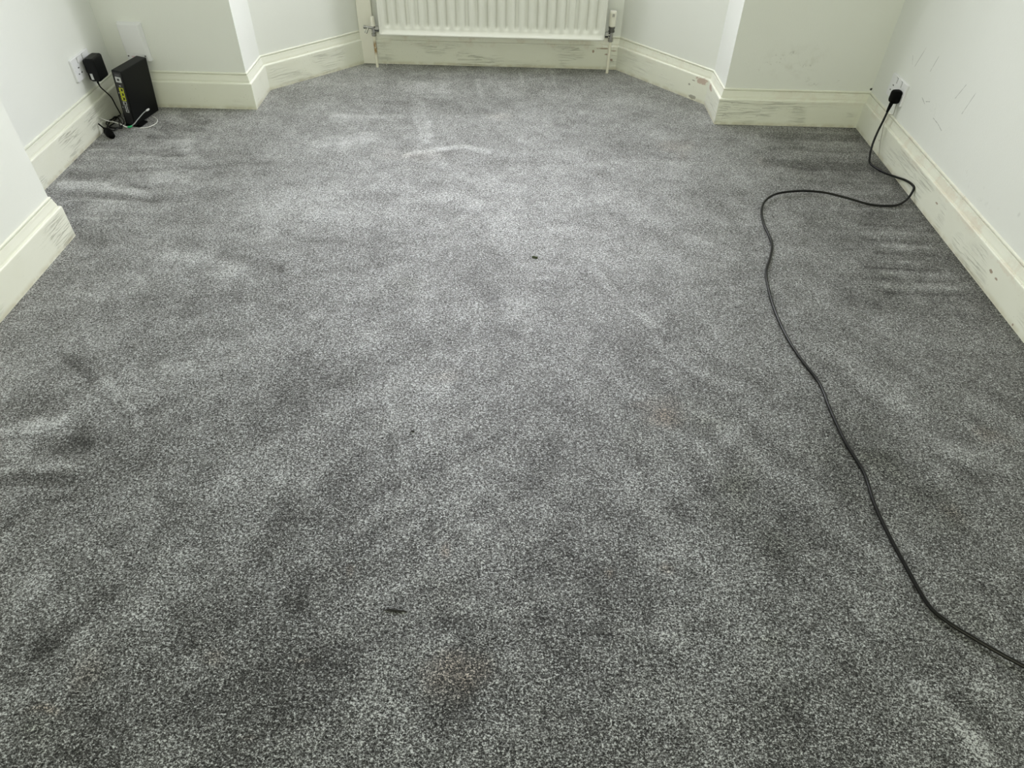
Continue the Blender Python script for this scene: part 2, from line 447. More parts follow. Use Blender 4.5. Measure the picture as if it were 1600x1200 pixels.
fibre_white = plain('white_cable', (.80, .80, .78), .4)
fibre_grey = plain('grey_cable', (.30, .31, .31), .4)
frame_white = plain('white_frame_paint', (.82, .83, .81), .35)

# ------------------------------------------------------------------ carpet floor
def upnoise(nx, ny, cx, cy, rng):
    """smooth value noise, nx*ny samples, cx*cy cells"""
    g = rng.rand(int(cy) + 3, int(cx) + 3)
    def ax(n, c):
        t = np.linspace(0, c, n); i = np.floor(t).astype(int); i = np.minimum(i, int(c)); f = t - i; return i, f * f * (3 - 2 * f)
    ix, fx = ax(nx, cx); iy, fy = ax(ny, cy)
    a = g[np.ix_(iy, ix)]; b = g[np.ix_(iy, ix + 1)]; c = g[np.ix_(iy + 1, ix)]; d = g[np.ix_(iy + 1, ix + 1)]
    return (a * (1 - fx) + b * fx) * (1 - fy)[:, None] + (c * (1 - fx) + d * fx) * fy[:, None] - .5
def vnoise(U, V, seed):
    g = np.random.RandomState(seed).rand(128, 128)
    iu, iv = np.floor(U).astype(int), np.floor(V).astype(int); fu, fv = U - iu, V - iv
    fu = fu * fu * (3 - 2 * fu); fv = fv * fv * (3 - 2 * fv)
    G = lambda a, b: g[a % 128, b % 128]
    return (G(iu, iv) * (1 - fu) + G(iu + 1, iv) * fu) * (1 - fv) + (G(iu, iv + 1) * (1 - fu) + G(iu + 1, iv + 1) * fu) * fv - .5
def build_floor():
    rng = np.random.RandomState(11)
    xs = np.linspace(-1.80, 1.56, 470)
    yf = np.linspace(.25, 3.78, 520); ys = np.concatenate([np.linspace(-1.62, .20, 20), yf])
    X, Y = np.meshgrid(xs, yf)
    nx, ny = len(xs), len(yf)
    Lx, Ly = 3.36, 3.53
    N = lambda fx, fy: upnoise(nx, ny, Lx * fx, Ly * fy, rng)
    wx = N(9, 9) * .05 + N(22, 22) * .022; wy = N(9, 9) * .06 + N(22, 22) * .025
    nap = N(3, 3) * .26 + N(7, 7) * .26 + N(15, 14) * .30 + N(32, 30) * .42 + N(60, 58) * .40 + N(110, 105) * .30
    # hoovering bands that slant across the near half of the room
    A1, B1 = X + wx * 1.2, Y + wy * 1.2
    def streak(ang, lng, wid, seed):
        c, q = math.cos(ang), math.sin(ang)
        return vnoise((A1 * c + B1 * q) / lng + 40, (-A1 * q + B1 * c) / wid + 40, seed)
    wr_ = np.clip((X + .1) / .5, 0, 1)
    left = streak(.80, .42, .085, 1) * 1.0 + streak(.55, .30, .040, 2) * .8 + streak(1.1, .5, .12, 5) * .6
    right = streak(-1.0, .60, .060, 3) * .9 + streak(-.85, .45, .030, 4) * .6
    far = streak(.1, .30, .055, 6) * .8 + streak(2.2, .26, .07, 7) * .6
    nearw = np.clip((2.0 - Y) / .7, 0, 1)
    nap += ((left * (1 - wr_) + right * wr_) * nearw + far * (1 - nearw)) * .50
    side = np.clip((X - 1.0) / .35, 0, 1) * np.clip((Y - 1.7) / .3, 0, 1)
    nap += N(2.2, 48) * .7 * side - .22 * side
    sl = np.clip((-1.15 - X) / .3, 0, 1) * np.clip((Y - 2.05) / .2, 0, 1)
    nap += N(2.6, 40) * .6 * sl - .08 * sl
    nap -= .35 * np.clip((X - .2) / 1.3, 0, 1) * np.clip(Y / 1.5, 0, 1)
    nap += .12 * np.exp(-((X + .55) / .6) ** 2 - ((Y - 2.3) / .8) ** 2)
    Xw, Yw = X + wx * .35, Y + wy * .35
    for pts, rx, ry, a in STROKES:
        if len(pts) == 1: pts = pts * 2
        best = np.full(X.shape, 9.0)
        rx2, ry2 = rx * 1.0, ry * 1.0
        for (x0, y0), (x1, y1) in zip(pts, pts[1:]):
            ux, uy = (x1 - x0) / rx2, (y1 - y0) / ry2; q = ux * ux + uy * uy + 1e-9
            px, py = (Xw - x0) / rx2, (Yw - y0) / ry2
            t = np.clip((px * ux + py * uy) / q, 0, 1)
            best = np.minimum(best, np.hypot(px - t * ux, py - t * uy))
        nap += a * .85 * np.clip((1.3 - best) * 1.7, 0, 1) * (1 + N(14, 14) * .9)
    def ell(L):
        z = np.zeros(X.shape)
        for x, y, rx, ry, a in L:
            d = np.hypot((X + wx - x) / rx, (Y + wy - y) / ry)
            z = np.maximum(z, a * np.clip(1.25 - d, 0, 1))
        return z
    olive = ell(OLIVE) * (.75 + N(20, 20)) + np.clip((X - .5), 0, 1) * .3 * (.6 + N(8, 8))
    # dust along the skirting; back band also has radiator shade painted in
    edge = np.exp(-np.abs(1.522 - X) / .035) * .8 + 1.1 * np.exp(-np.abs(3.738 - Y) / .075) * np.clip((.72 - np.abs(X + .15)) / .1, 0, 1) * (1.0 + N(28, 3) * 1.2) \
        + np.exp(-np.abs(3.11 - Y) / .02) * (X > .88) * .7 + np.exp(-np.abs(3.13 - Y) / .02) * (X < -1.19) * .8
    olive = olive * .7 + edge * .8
    brown = ell(BROWN) * (.8 + N(30, 30) * .8)
    full = np.zeros((len(ys), nx, 4), np.float32); full[..., 3] = 1
    k = len(ys) - ny
    full[k:, :, 0] = nap * .5 + .5; full[:k, :, 0] = full[k, :, 0]
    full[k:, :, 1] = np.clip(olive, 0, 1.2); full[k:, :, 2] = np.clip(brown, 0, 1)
    XX, YY = np.meshgrid(xs, ys)
    Z = np.zeros(XX.shape)
    Z[k:] = np.clip(nap, -1, 1) * .0007 * np.minimum(1, 1)
    n = len(ys)
    verts = np.stack([XX, YY, Z], -1).reshape(-1, 3)
    idx = np.arange(n * nx).reshape(n, nx)
    quads = np.stack([idx[:-1, :-1], idx[:-1, 1:], idx[1:, 1:], idx[1:, :-1]], -1).reshape(-1, 4)
    me = bpy.data.meshes.new('floor')
    me.vertices.add(len(verts)); me.vertices.foreach_set('co', verts.astype(np.float32).ravel())
    me.loops.add(quads.size); me.loops.foreach_set('vertex_index', quads.astype(np.int32).ravel())
    me.polygons.add(len(quads)); me.polygons.foreach_set('loop_start', (np.arange(len(quads)) * 4).astype(np.int32))
    me.polygons.foreach_set('use_smooth', np.ones(len(quads), bool))
    me.update(calc_edges=True)
    at = me.attributes.new('pile', 'FLOAT_COLOR', 'POINT'); at.data.foreach_set('color', full.reshape(-1, 4).ravel())
    o = bpy.data.objects.new('floor', me); COL.objects.link(o); structure(o)
    o['label'] = 'mottled grey twist-pile carpet with hoover marks and faint stains'
    me.materials.append(carpet_mat()); return o
def carpet_mat():
    t = NT('grey_twist_carpet', Roughness=.5); t.b.inputs['Specular IOR Level'].default_value = .75
    p = t.pos()
    at = t.n('ShaderNodeAttribute', attribute_name='pile'); s = t.n('ShaderNodeSeparateColor'); t.l(at.outputs['Color'], s.inputs[0])
    nap, olive, brown = s.outputs
    q = t.vmath('MULTIPLY', p, (1.0, 1.2, 1.0))
    n1 = t.noise(q, 265, 1, .5, .8); n2 = t.noise(q, 125, 1, .5, .4); n3 = t.noise(p, 470, 0, .5)
    f = t.math('ADD', t.math('MULTIPLY', n1, .58), t.math('ADD', t.math('MULTIPLY', n2, .26), t.math('MULTIPLY', n3, .16)))
    napc = t.math('SUBTRACT', nap, .5)
    f2 = t.math('ADD', f, t.math('MULTIPLY', napc, NAP_K))
    v = t.rng(f2, .428, .628, 0, 1, smooth=False)
    ramp = t.n('ShaderNodeValToRGB'); t.l(v, ramp.inputs[0]); e = ramp.color_ramp.elements
    e[0].position = 0; e[0].color = (.006, .006, .006, 1); e[1].position = 1; e[1].color = (.40, .412, .414, 1)
    for ps, cc in ((.25, (.014, .0147, .0148)), (.5, (.066, .0685, .069)), (.75, (.18, .186, .187))):
        x = e.new(ps); x.color = (*cc, 1)
    c = ramp.outputs[0]
    hue = t.noise(p, 11, 3, .6)
    c = t.mix(1.0, c, t.mix(hue, (.97, 1.0, 1.10), (.99, 1.0, 1.02)), 'MULTIPLY')
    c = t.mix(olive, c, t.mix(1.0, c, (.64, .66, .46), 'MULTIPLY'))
    c = t.mix(brown, c, t.mix(1.0, c, (1.0, .68, .46), 'MULTIPLY'))
    t.l(c, t.b.inputs['Base Color'])
    soil_shade = t.math('SUBTRACT', 1.0, t.math('MULTIPLY', olive, .6, clamp=True))  # olive holds soiling and the painted radiator shade; both dull the pile
    t.l(t.math('MULTIPLY', t.rng(f2, .38, .66, .15, 1.5, smooth=False), soil_shade), t.b.inputs['Specular IOR Level'])
    t.l(t.math('MULTIPLY', t.rng(f2, .36, .66, .25, 1.9, smooth=False), soil_shade), t.b.inputs['Sheen Weight']); t.b.inputs['Sheen Roughness'].default_value = .45
    t.l(t.bump(f, .004, .5), t.b.inputs['Normal'])
    return t.m
NAP_K = .15
SHEEN = 1.0
build_floor()

# ------------------------------------------------------------------ walls and skirting
NA = len(A)
def off(i, d):
    """corner i of the room line moved outwards by d, mitred"""
    n1 = seg_n((i - 1) % NA)[3]; n2 = seg_n(i % NA)[3]
    return Vector(A[i % NA]) + (n1 + n2) / (1 + n1.dot(n2)) * d
SK, WT = .018, .12
def wall(i, name, mat, opening=None):
    a, b = off(i, SK), off(i + 1, SK); a2, b2 = off(i, SK + WT), off(i + 1, SK + WT)
    bm = bmesh.new()
    def piece(s0, s1, z0, z1):
        vs_ = []
        for z in (z0, z1):
            for p0, p1, s in ((a, b, s0), (a, b, s1), (a2, b2, s1), (a2, b2, s0)):
                q = p0.lerp(p1, s); vs_.append(bm.verts.new((q.x, q.y, z)))
        v = vs_
        for f in ((0, 1, 2, 3), (4, 5, 6, 7), (0, 1, 5, 4), (1, 2, 6, 5), (2, 3, 7, 6), (3, 0, 4, 7)):
            bm.faces.new([v[k] for k in f])
    if opening:
        m = opening; piece(0, 1, 0, SILL); piece(0, 1, HEAD, CEIL); piece(0, m, SILL, HEAD); piece(1 - m, 1, SILL, HEAD)
    else: piece(0, 1, 0, CEIL)
    return structure(obj(name, bm, mat))
wp = wall_mat('white_wall_paint'); wr = wall_mat('white_wall_paint_scratched', right_marks)
wb = wall_mat('white_wall_paint_scuffed', back_marks); wl = wall_mat('white_wall_paint_left', left_marks)
for i, nm, m, op in ((0, 'wall_left_chimney_breast', wl, None), (1, 'wall_left_breast_return', wp, None), (2, 'wall_left_alcove', wp, None),
                 (3, 'wall_back_left', wp, None), (4, 'wall_left_bay_return', wp, None), (5, 'wall_bay_left', wp, .12),
                 (6, 'wall_bay_back', wp, .05), (7, 'wall_bay_right', wp, .12), (8, 'wall_right_bay_return', wp, None),
                 (9, 'wall_back_right', wb, None), (10, 'wall_right', wr, None), (11, 'wall_rear', wp, None)):
    wall(i, nm, m, op)
bm = bmesh.new(); box(bm, (-.12, 1.1, CEIL + .06), (3.9, 5.9, .12)); structure(obj('ceiling', bm, plain('ceiling_paint', (.82, .83, .81), .8)))

PROF = [(0, 0), (0, .1095), (.0005, .1125), (.0022, .1146), (.0050, .1153), (.0080, .1158), (.0083, .1180), (.0080, .1235), (.0096, .1300), (.0112, .1370),
        (.0120, .1440), (.0128, .1462), (.0172, .1466), (.0172, .1488), (.0146, .1490), (.0132, .1500), (.0130, .1524), (.0138, .1542), (.0156, .1554), (.018, .156), (.018, 0)]
def skirt(i, name, mat):
    bm = bmesh.new(); uvl = bm.loops.layers.uv.new('uv')
    a, b, d, n = seg_n(i); L = (b - a).length; ns = max(2, int(L / .05))
    run = sum((Vector(A[k + 1 if k + 1 < NA else 0]) - Vector(A[k])).length for k in range(i))
    cols = []
    for k in range(ns + 1):
        col = []
        for dd, z in PROF:
            q = off(i, dd).lerp(off(i + 1, dd), k / ns)
            col.append(bm.verts.new((q.x, q.y, z)))
        cols.append(col)
    P = len(PROF); vv = [0]
    for k in range(1, P): vv.append(vv[-1] + math.hypot(PROF[k][0] - PROF[k - 1][0], PROF[k][1] - PROF[k - 1][1]))
    for k in range(ns):
        for j in range(P):
            j2 = (j + 1) % P
            f = bm.faces.new((cols[k][j], cols[k + 1][j], cols[k + 1][j2], cols[k][j2]))
            f.smooth = False
            for lp, (kk, jj) in zip(f.loops, ((k, j), (k + 1, j), (k + 1, j2), (k, j2))):
                lp[uvl].uv = (run + L * kk / ns, vv[jj])
    bm.faces.new(cols[0][::-1]); bm.faces.new(cols[-1])
    o = obj(name, bm, mat); return structure(o)
sk = paint_mat('cream_gloss_skirting')
sk_clean = paint_mat('cream_gloss_skirting_left', dirt=.0)
sk_r = paint_mat('cream_gloss_skirting_right', multi(
    chips(((1.522, 2.306, .072), (.02, .010, .004)), ((1.522, 1.886, .067), (.02, .010, .006)), ((1.522, 1.850, .063), (.02, .008, .004)),
          ((1.522, 2.863, .052), (.02, .004, .004)), ((1.522, 1.688, .009), (.02, .004, .004)), col=(.28, .19, .13)),
    chips(((1.525, 2.30, .125), (.03, .10, .022)), ((1.525, 1.834, .110), (.03, .05, .012)), ((1.525, 2.10, .120), (.03, .09, .02)), col=(.66, .56, .45), f=.28)), dirt=.4)
sk_bay = paint_mat('cream_gloss_skirting_chipped', multi(
    chips(((.850, 3.349, .098), (.034, .036, .018)), ((.877, 3.270, .098), (.02, .026, .014))),
    chips(((.617, 3.604, .121), (.008, .008, .004)), ((.807, 3.396, .065), (.006, .006, .005)), ((.820, 3.381, .088), (.01, .01, .003)),
          ((.827, 3.373, .014), (.024, .024, .010)), col=(.22, .2, .16), f=.7)))
sk_back = paint_mat('cream_gloss_skirting_back', chips(
    ((.37, 3.735, .088), (.006, .02, .009)), ((.42, 3.735, .102), (.045, .02, .003)), ((.478, 3.735, .092), (.02, .02, .003)),
    ((.438, 3.735, .074), (.012, .02, .004)), ((.468, 3.735, .047), (.007, .02, .006)), col=(.30, .19, .13), f=.8), dirt=.5)
for i, nm, m in ((0, 'baseboard_left_chimney_breast', sk_clean), (1, 'baseboard_left_breast_return', sk_clean), (2, 'baseboard_left_alcove', sk_clean),
              (3, 'baseboard_back_left', sk_clean), (4, 'baseboard_left_bay_return', sk_clean), (5, 'baseboard_bay_left', sk_clean),
              (6, 'baseboard_bay_back', sk_back), (7, 'baseboard_bay_right', sk_bay), (8, 'baseboard_right_bay_return', sk_bay),
              (9, 'baseboard_back_right', sk), (10, 'baseboard_right', sk_r), (11, 'baseboard_rear', sk)):
    skirt(i, nm, m)
# flat boxing board in the left corner of the bay, floor to sill
bm = bmesh.new(); box(bm, (-.772, 3.745, .43), (.072, .022, .86)); structure(obj('trim_1', bm, plain('boxing_paint', (.80, .79, .70), .45, bump=(60, .0006)), bevel=.0015))

# windows above the radiator
glass = NT('window_glass')
_mx = glass.n('ShaderNodeMixShader'); _tr = glass.n('ShaderNodeBsdfTransparent'); _gl = glass.n('ShaderNodeBsdfGlossy')
_gl.inputs['Roughness'].default_value = .02; _mx.inputs[0].default_value = .06
glass.l(_tr.outputs[0], _mx.inputs[1]); glass.l(_gl.outputs[0], _mx.inputs[2]); glass.l(_mx.outputs[0], glass.t.nodes['Material Output'].inputs[0])
for wi, (i, m) in enumerate(((5, .12), (6, .05), (7, .12))):
    a = off(i, SK + .055).lerp(off(i + 1, SK + .055), m); b = off(i, SK + .055).lerp(off(i + 1, SK + .055), 1 - m)
    c = (a + b) / 2; L = (b - a).length - .004; ang = math.atan2((b - a).y, (b - a).x)
    e = empty('window_%d' % (wi + 1), (c.x, c.y, SILL), (0, 0, ang)); structure(e)
    hh = HEAD - SILL; bm = bmesh.new()
    for sx in (-1, 1): box(bm, (sx * (L / 2 - .03), 0, hh / 2), (.06, .06, hh))
    for z in (.03, hh - .03, hh * .55): box(bm, (0, 0, z), (L - .12, .055, .06))
    if wi == 1:
        for sx in (-.17, .17): box(bm, (sx * L, 0, hh / 2), (.05, .05, hh - .12))
    obj('window_frame', bm, frame_white, e, bevel=.003)
    bm = bmesh.new(); box(bm, (0, .01, hh / 2), (L - .11, .006, hh - .11)); obj('glass_pane', bm, glass.m, e)
    bm = bmesh.new(); box(bm, (0, -.050, .012), (L + .0, .05, .024)); obj('window_sill', bm, frame_white, e, bevel=.004)

# ------------------------------------------------------------------ radiator
def radiator():
    e = empty('radiator', (-.1405, 3.69, 0))
    tag(e, 'white ribbed panel radiator fixed to the bay wall above the skirting', 'radiator')
    W, z0, z1 = 1.103, .166, .742
    yf, yb = -.045, .030
    nr = 22; pitch = (W - .044) / nr
    def panel(y, sgn, name):
        bm = bmesh.new(); nxs = nr * 12; xs = [-W / 2 + .022 + pitch * nr * k / nxs for k in range(nxs + 1)]
        zs = [z0 + .030, z0 + .038, z0 + .046, z0 + .056, z0 + .066, z1 - .066, z1 - .056, z1 - .046, z1 - .038, z1 - .030]
        amp = [0, .25, .8, 1, 1, 1, 1, .8, .25, 0]
        def prof(x):
            f = ((x + W / 2 - .022) / pitch) % 1.0; d = abs(f - .5) * 2
            return .0105 * (.5 + .5 * math.cos(math.pi * min(1, d * 1.08)))
        X = [-W / 2, -W / 2 + .002, -W / 2 + .009, -W / 2 + .0105] + xs + [W / 2 - .0105, W / 2 - .009, W / 2 - .002, W / 2]
        Z = [z0, z0 + .002, z0 + .0095, z0 + .011] + zs + [z1 - .015, z1 - .011, z1 - .003, z1]
        A_ = [0] * 4 + amp + [0] * 4
        rimz = [.008, 0, 0, .0055] + [.0055] * len(zs) + [.0055, 0, 0, .008]
        rimx = [.008, 0, 0, .0055] + [.0055] * len(xs) + [.0055, 0, 0, .008]
        g = []
        for j, z in enumerate(Z):
            row = []
            for k, x in enumerate(X):
                d = min(rimz[j], rimx[k]) if (rimz[j] == 0 or rimx[k] == 0) and max(rimz[j], rimx[k]) < .008 else max(rimz[j], rimx[k])
                if 4 <= k < 4 + len(xs): d += prof(x) * A_[j]
                row.append(bm.verts.new((x, y + sgn * d, z)))
            g.append(row)
        for j in range(len(Z) - 1):
            for k in range(len(X) - 1):
                f = bm.faces.new((g[j][k], g[j][k + 1], g[j + 1][k + 1], g[j + 1][k])); f.smooth = True
        o = obj(name, bm, enamel, e)
        s = o.modifiers.new('thickness', 'SOLIDIFY'); s.thickness = .0012; return o
    panel(yf, 1, 'front_panel'); panel(yb, -1, 'rear_panel')
    for sx in (-1, 1):
        bm = bmesh.new(); box(bm, (sx * (W / 2 - .001), (yf + yb) / 2, (z0 + z1) / 2), (.002, yb - yf - .012, z1 - z0 - .05)); obj('side_cover', bm, enamel, e)
    bm = bmesh.new()
    for k in range(40): box(bm, (-W / 2 + .02 + (W - .04) * k / 39, (yf + yb) / 2, z1 - .004), (.006, yb - yf - .014, .004))
    for y in (yf + .01, yb - .01, (yf + yb) / 2): box(bm, (0, y, z1 - .004), (W - .02, .004, .005))
    obj('top_grille', bm, enamel, e)
    bm = bmesh.new()
    for k in range(70):
        x = -W / 2 + .03 + (W - .06) * k / 69; box(bm, (x, (yf + yb) / 2, (z0 + z1) / 2), (.0012, yb - yf - .024, z1 - z0 - .08))
    cv = obj('convector_fins', bm, enamel_dark, e); cv['kind'] = 'stuff'
    for sx in (-.36, .36):
        bm = bmesh.new(); box(bm, (sx * W, .046, (z0 + z1) / 2), (.035, .034, z1 - z0 - .1)); obj('wall_bracket', bm, enamel, e)
    # left, lockshield and drain-off
    x = -.727 + .1405; Y = 0
    bm = bmesh.new(); cyl(bm, (x, Y, 0), (x, Y, .158), .0072); 
    pl = obj('pipe', bm, pipe_l, e, smooth=False); 
    bm = bmesh.new(); cyl(bm, (x, Y, .150), (x, Y, .163), .0125, n=6); cyl(bm, (x, Y, .163), (x, Y, .196), .0100)
    cyl(bm, (x, Y, .183), (x + .030, Y, .183), .0085); cyl(bm, (x + .012, Y, .183), (x + .028, Y, .183), .0135, n=6)
    cyl(bm, (x, Y - .006, .188), (x - .043, Y - .006, .192), .0058); cyl(bm, (x - .036, Y - .006, .191), (x - .046, Y - .006, .193), .0085, n=6)
    cyl(bm, (x - .024, Y - .006, .190), (x - .037, Y - .016, .166), .0055, .0065)
    v = obj('lockshield_valve', bm, chrome, e, bevel=.0008); 
    bm = bmesh.new(); cyl(bm, (x, Y, .196), (x, Y, .222), .0125, .0105, 24); cyl(bm, (x, Y, .222), (x, Y, .238), .0105, .0085, 24)
    obj('valve_cap', bm, old_white_plastic, v)
    # right, thermostatic
    x = .446 + .1405
    bm = bmesh.new(); cyl(bm, (x, Y, 0), (x, Y, .158), .0072); obj('pipe', bm, pipe_r, e)
    bm = bmesh.new(); cyl(bm, (x, Y, .152), (x, Y, .168), .0130, n=6); cyl(bm, (x, Y, .166), (x, Y, .196), .0098)
    cyl(bm, (x, Y, .183), (x - .030, Y, .183), .0075); cyl(bm, (x - .014, Y, .183), (x - .030, Y, .183), .0135, n=6)
    v = obj('thermostatic_valve', bm, chrome, e, bevel=.0008)
    bm = bmesh.new(); cyl(bm, (x, Y, .196), (x, Y, .203), .0150, n=20); cyl(bm, (x, Y, .203), (x, Y, .214), .0135, n=20); cyl(bm, (x, Y, .214), (x, Y, .221), .0155, n=20)
    obj('locking_ring', bm, plain('dull_dark_metal', (.16, .16, .15), .4, 1.0), v)
    bm = bmesh.new()
    prof = [(.0135, .221), (.0165, .225), (.0172, .245), (.0165, .262), (.0172, .266), (.0172, .284), (.0150, .291), (.006, .292)]
    n = 36; rings = []
    for r, z in prof:
        rings.append([(x + math.cos(2 * math.pi * k / n) * (r * (1 - (.06 if (k % 6 == 0 and .23 < z < .262) else 0))), Y + math.sin(2 * math.pi * k / n) * r, z) for k in range(n)])
    loft(bm, rings); hd = obj('valve_head', bm, old_white_plastic, v)
    bm = bmesh.new()
    for s in (-1, 1): box(bm, (x + s * .0026, Y - .0172, .276), (.0022, .003, .014))
    obj('scale_mark', bm, grey_gap, hd)
    return e
def pipe_mat(name, rust):
    t = NT(name, Roughness=.4); p = t.pos(); c = (.80, .78, .66)
    m = t.math('MULTIPLY', t.blob(p, rust, (.02, .02, .045), .7), t.rng(t.noise(p, 90, 3), .3, .5, .2, 1))
    t.l(t.mix(m, c, (.30, .19, .07)), t.b.inputs['Base Color']); return t.m
pipe_l = pipe_mat('painted_pipe_rusty', (-.727, 3.685, .095)); pipe_r = pipe_mat('painted_pipe', (.446, 3.685, .30))
radiator()

# ------------------------------------------------------------------ sockets
def socket(loc, rz, label, used_side):
    """double socket; local x along wall, y out of the wall (towards -y), z up"""
    e = empty('double_socket', loc, (0, 0, rz)); tag(e, label, 'socket')
    bm = bmesh.new()
    rings = [[(x, -y, z) for x, z in rrect(w, h, .006)] for w, h, y in ((.146, .086, 0), (.146, .086, .007), (.1445, .0845, .0088), (.142, .082, .0095))]
    loft(bm, rings); pl = obj('faceplate', bm, white_plastic, e)
    for s in (-1, 1):
        cx = s * .036
        bm = bmesh.new()
        box(bm, (cx, -.0096, .0045), (.0085, .0022, .004)); box(bm, (cx - .011, -.0096, -.0165), (.0062, .0022, .004)); box(bm, (cx + .011, -.0096, -.0165), (.0062, .0022, .004))
        obj('pin_holes', bm, grey_gap, e)
        sx = cx - s * .0 + (.014 if s < 0 else -.014)
        bm = bmesh.new(); box(bm, (sx, -.0095, .029), (.0125, .001, .021)); obj('switch_gap', bm, grey_gap, e)
        bm = bmesh.new(); box(bm, (sx, -.0112, .029), (.0105, .0045, .019), Matrix.Rotation(.12, 3, 'X')); obj('rocker_switch', bm, white_plastic, e, bevel=.0008)
    for s in (-1, 1):
        bm = bmesh.new(); cyl(bm, (s * .0605, -.0090, .0), (s * .0605, -.0105, .0), .0032, n=14); obj('screw_cover', bm, white_plastic, e)
    return e
socket((1.540, 2.902, .248), -math.pi / 2, 'white double socket on the right wall with the black mains plug in it', 1)
socket((-1.785, 2.917, .254), math.pi / 2, 'white double socket on the left alcove wall with the black power adapter in it', 1)

# ------------------------------------------------------------------ mains plug and cord, right
e = empty('mains_cable', (1.53, 2.866, .235)); tag(e, 'long black power cord plugged into the right wall socket and snaking over the carpet', 'cable')
def put(o, par):
    o.parent = par; o.matrix_parent_inverse = Matrix.Translation(-par.location); return o
bm = bmesh.new()
rings = []
for x, w, h in ((1.5305, .034, .040), (1.524, .038, .044), (1.512, .038, .044), (1.502, .036, .042), (1.498, .032, .036), (1.4965, .026, .030)):
    R_ = [(x, 2.858 + a, .240 + b + (-.006 if b < 0 else 0)) for a, b in rrect(w, h, .010)]
    rings.append(R_)
loft(bm, rings); put(obj('plug', bm, black_rubber, None, smooth=True), e)
bm = bmesh.new(); tube(bm, [(1.512, 2.862, .214), (1.508, 2.858, .200), (1.505, 2.855, .186), (1.503, 2.853, .176)], lambda t: .0085 - .0038 * t, 12)
put(obj('strain_relief', bm, black_rubber, None, smooth=True), e)
CORD = [(1.508, 2.858, .200), (1.5035, 2.853, .172), (1.499, 2.849, .140), (1.491, 2.843, .094), (1.477, 2.817, .050), (1.464, 2.775, .018), (1.460, 2.738, .0065), (1.486, 2.672, .006),
        (1.505, 2.610, .018), (1.5165, 2.552, .034), (1.5178, 2.505, .0440), (1.5175, 2.474, .044), (1.512, 2.462, .030), (1.492, 2.440, .013), (1.452, 2.410, .006)] + \
       [(x, y, z + .0015) for x, y, z in CORD2]
bm = bmesh.new(); tube(bm, CORD, .0044, 12, 7); put(obj('cord', bm, cord_black, None, smooth=True), e)

# thin wire that drops behind the skirting on the right
bm = bmesh.new(); tube(bm, [(1.538, 2.872, .207), (1.5385, 2.871, .190), (1.5385, 2.865, .165), (1.5365, 2.870, .159), (1.531, 2.884, .152), (1.528, 2.881, .135), (1.5225, 2.877, .119),
    (1.5205, 2.868, .100), (1.5205, 2.858, .080), (1.5205, 2.846, .050), (1.5208, 2.820, .012), (1.519, 2.815, .002)], .0014, 8, 6)
tag(obj('thin_wire', bm, plain('grey_thin_wire', (.42, .41, .36), .5), smooth=True), 'thin grey wire running from below the right socket down over the skirting', 'wire')

# ------------------------------------------------------------------ wall box (telephone point) left alcove
e = empty('telephone_box', (-1.648, 3.148, .270)); tag(e, 'white plastic telephone point box on the wall behind the router', 'wall box')
bm = bmesh.new()
loft(bm, [[(x, -y, z + .022) for x, z in rrect(w, h, .004)] for w, h, y in ((.100, .125, 0), (.100, .125, .010), (.088, .118, .026), (.084, .114, .028))])
obj('cover', bm, white_plastic, e)
bm = bmesh.new()
loft(bm, [[(x, -y, z - .052) for x, z in rrect(w, h, .004)] for w, h, y in ((.100, .040, 0), (.100, .040, .010), (.088, .030, .0265), (.084, .026, .028))])
lp = obj('lower_faceplate', bm, white_plastic, e)
for s in (-1, 1):
    bm = bmesh.new(); cyl(bm, (s * .036, -.0275, -.037 + -.008), (s * .036, -.0292, -.045), .0033, n=14); obj('screw', bm, plain('dark_screw', (.12, .12, .12), .4), lp)
bm = bmesh.new(); box(bm, (-.016, -.0281, -.048), (.016, .0004, .004)); obj('printed_mark', bm, plain('pink_print', (.72, .52, .56), .5), lp)

# ------------------------------------------------------------------ power adapter, left
e = empty('power_adapter', (-1.775, 2.950, .240)); tag(e, 'black plug-in power adapter in the left wall socket with a thin lead', 'power adapter')
bm = bmesh.new(); rings = []
for x, w, h, dy, dz in ((-1.775, .050, .052, .008, .006), (-1.764, .054, .056, .006, .004), (-1.762, .070, .082, 0, 0), (-1.752, .078, .090, 0, 0), (-1.724, .078, .090, 0, 0), (-1.719, .074, .086, 0, 0), (-1.7175, .068, .080, 0, 0)):
    rings.append([(x, 2.940 + dy + a, .240 + dz + b) for a, b in rrect(w, h, .007)])
loft(bm, rings); put(obj('adapter_body', bm, black_case, None), e)
bm = bmesh.new(); box(bm, (-1.7465, 2.9008, .216), (.010, .0008, .024)); put(obj('rating_label', bm, silver_pl, None), e)
bm = bmesh.new(); tube(bm, [(-1.738, 2.912, .200), (-1.738, 2.912, .188), (-1.7375, 2.914, .176)], lambda t: .0045 - .0018 * t, 10); put(obj('strain_relief', bm, black_rubber, None, smooth=True), e)
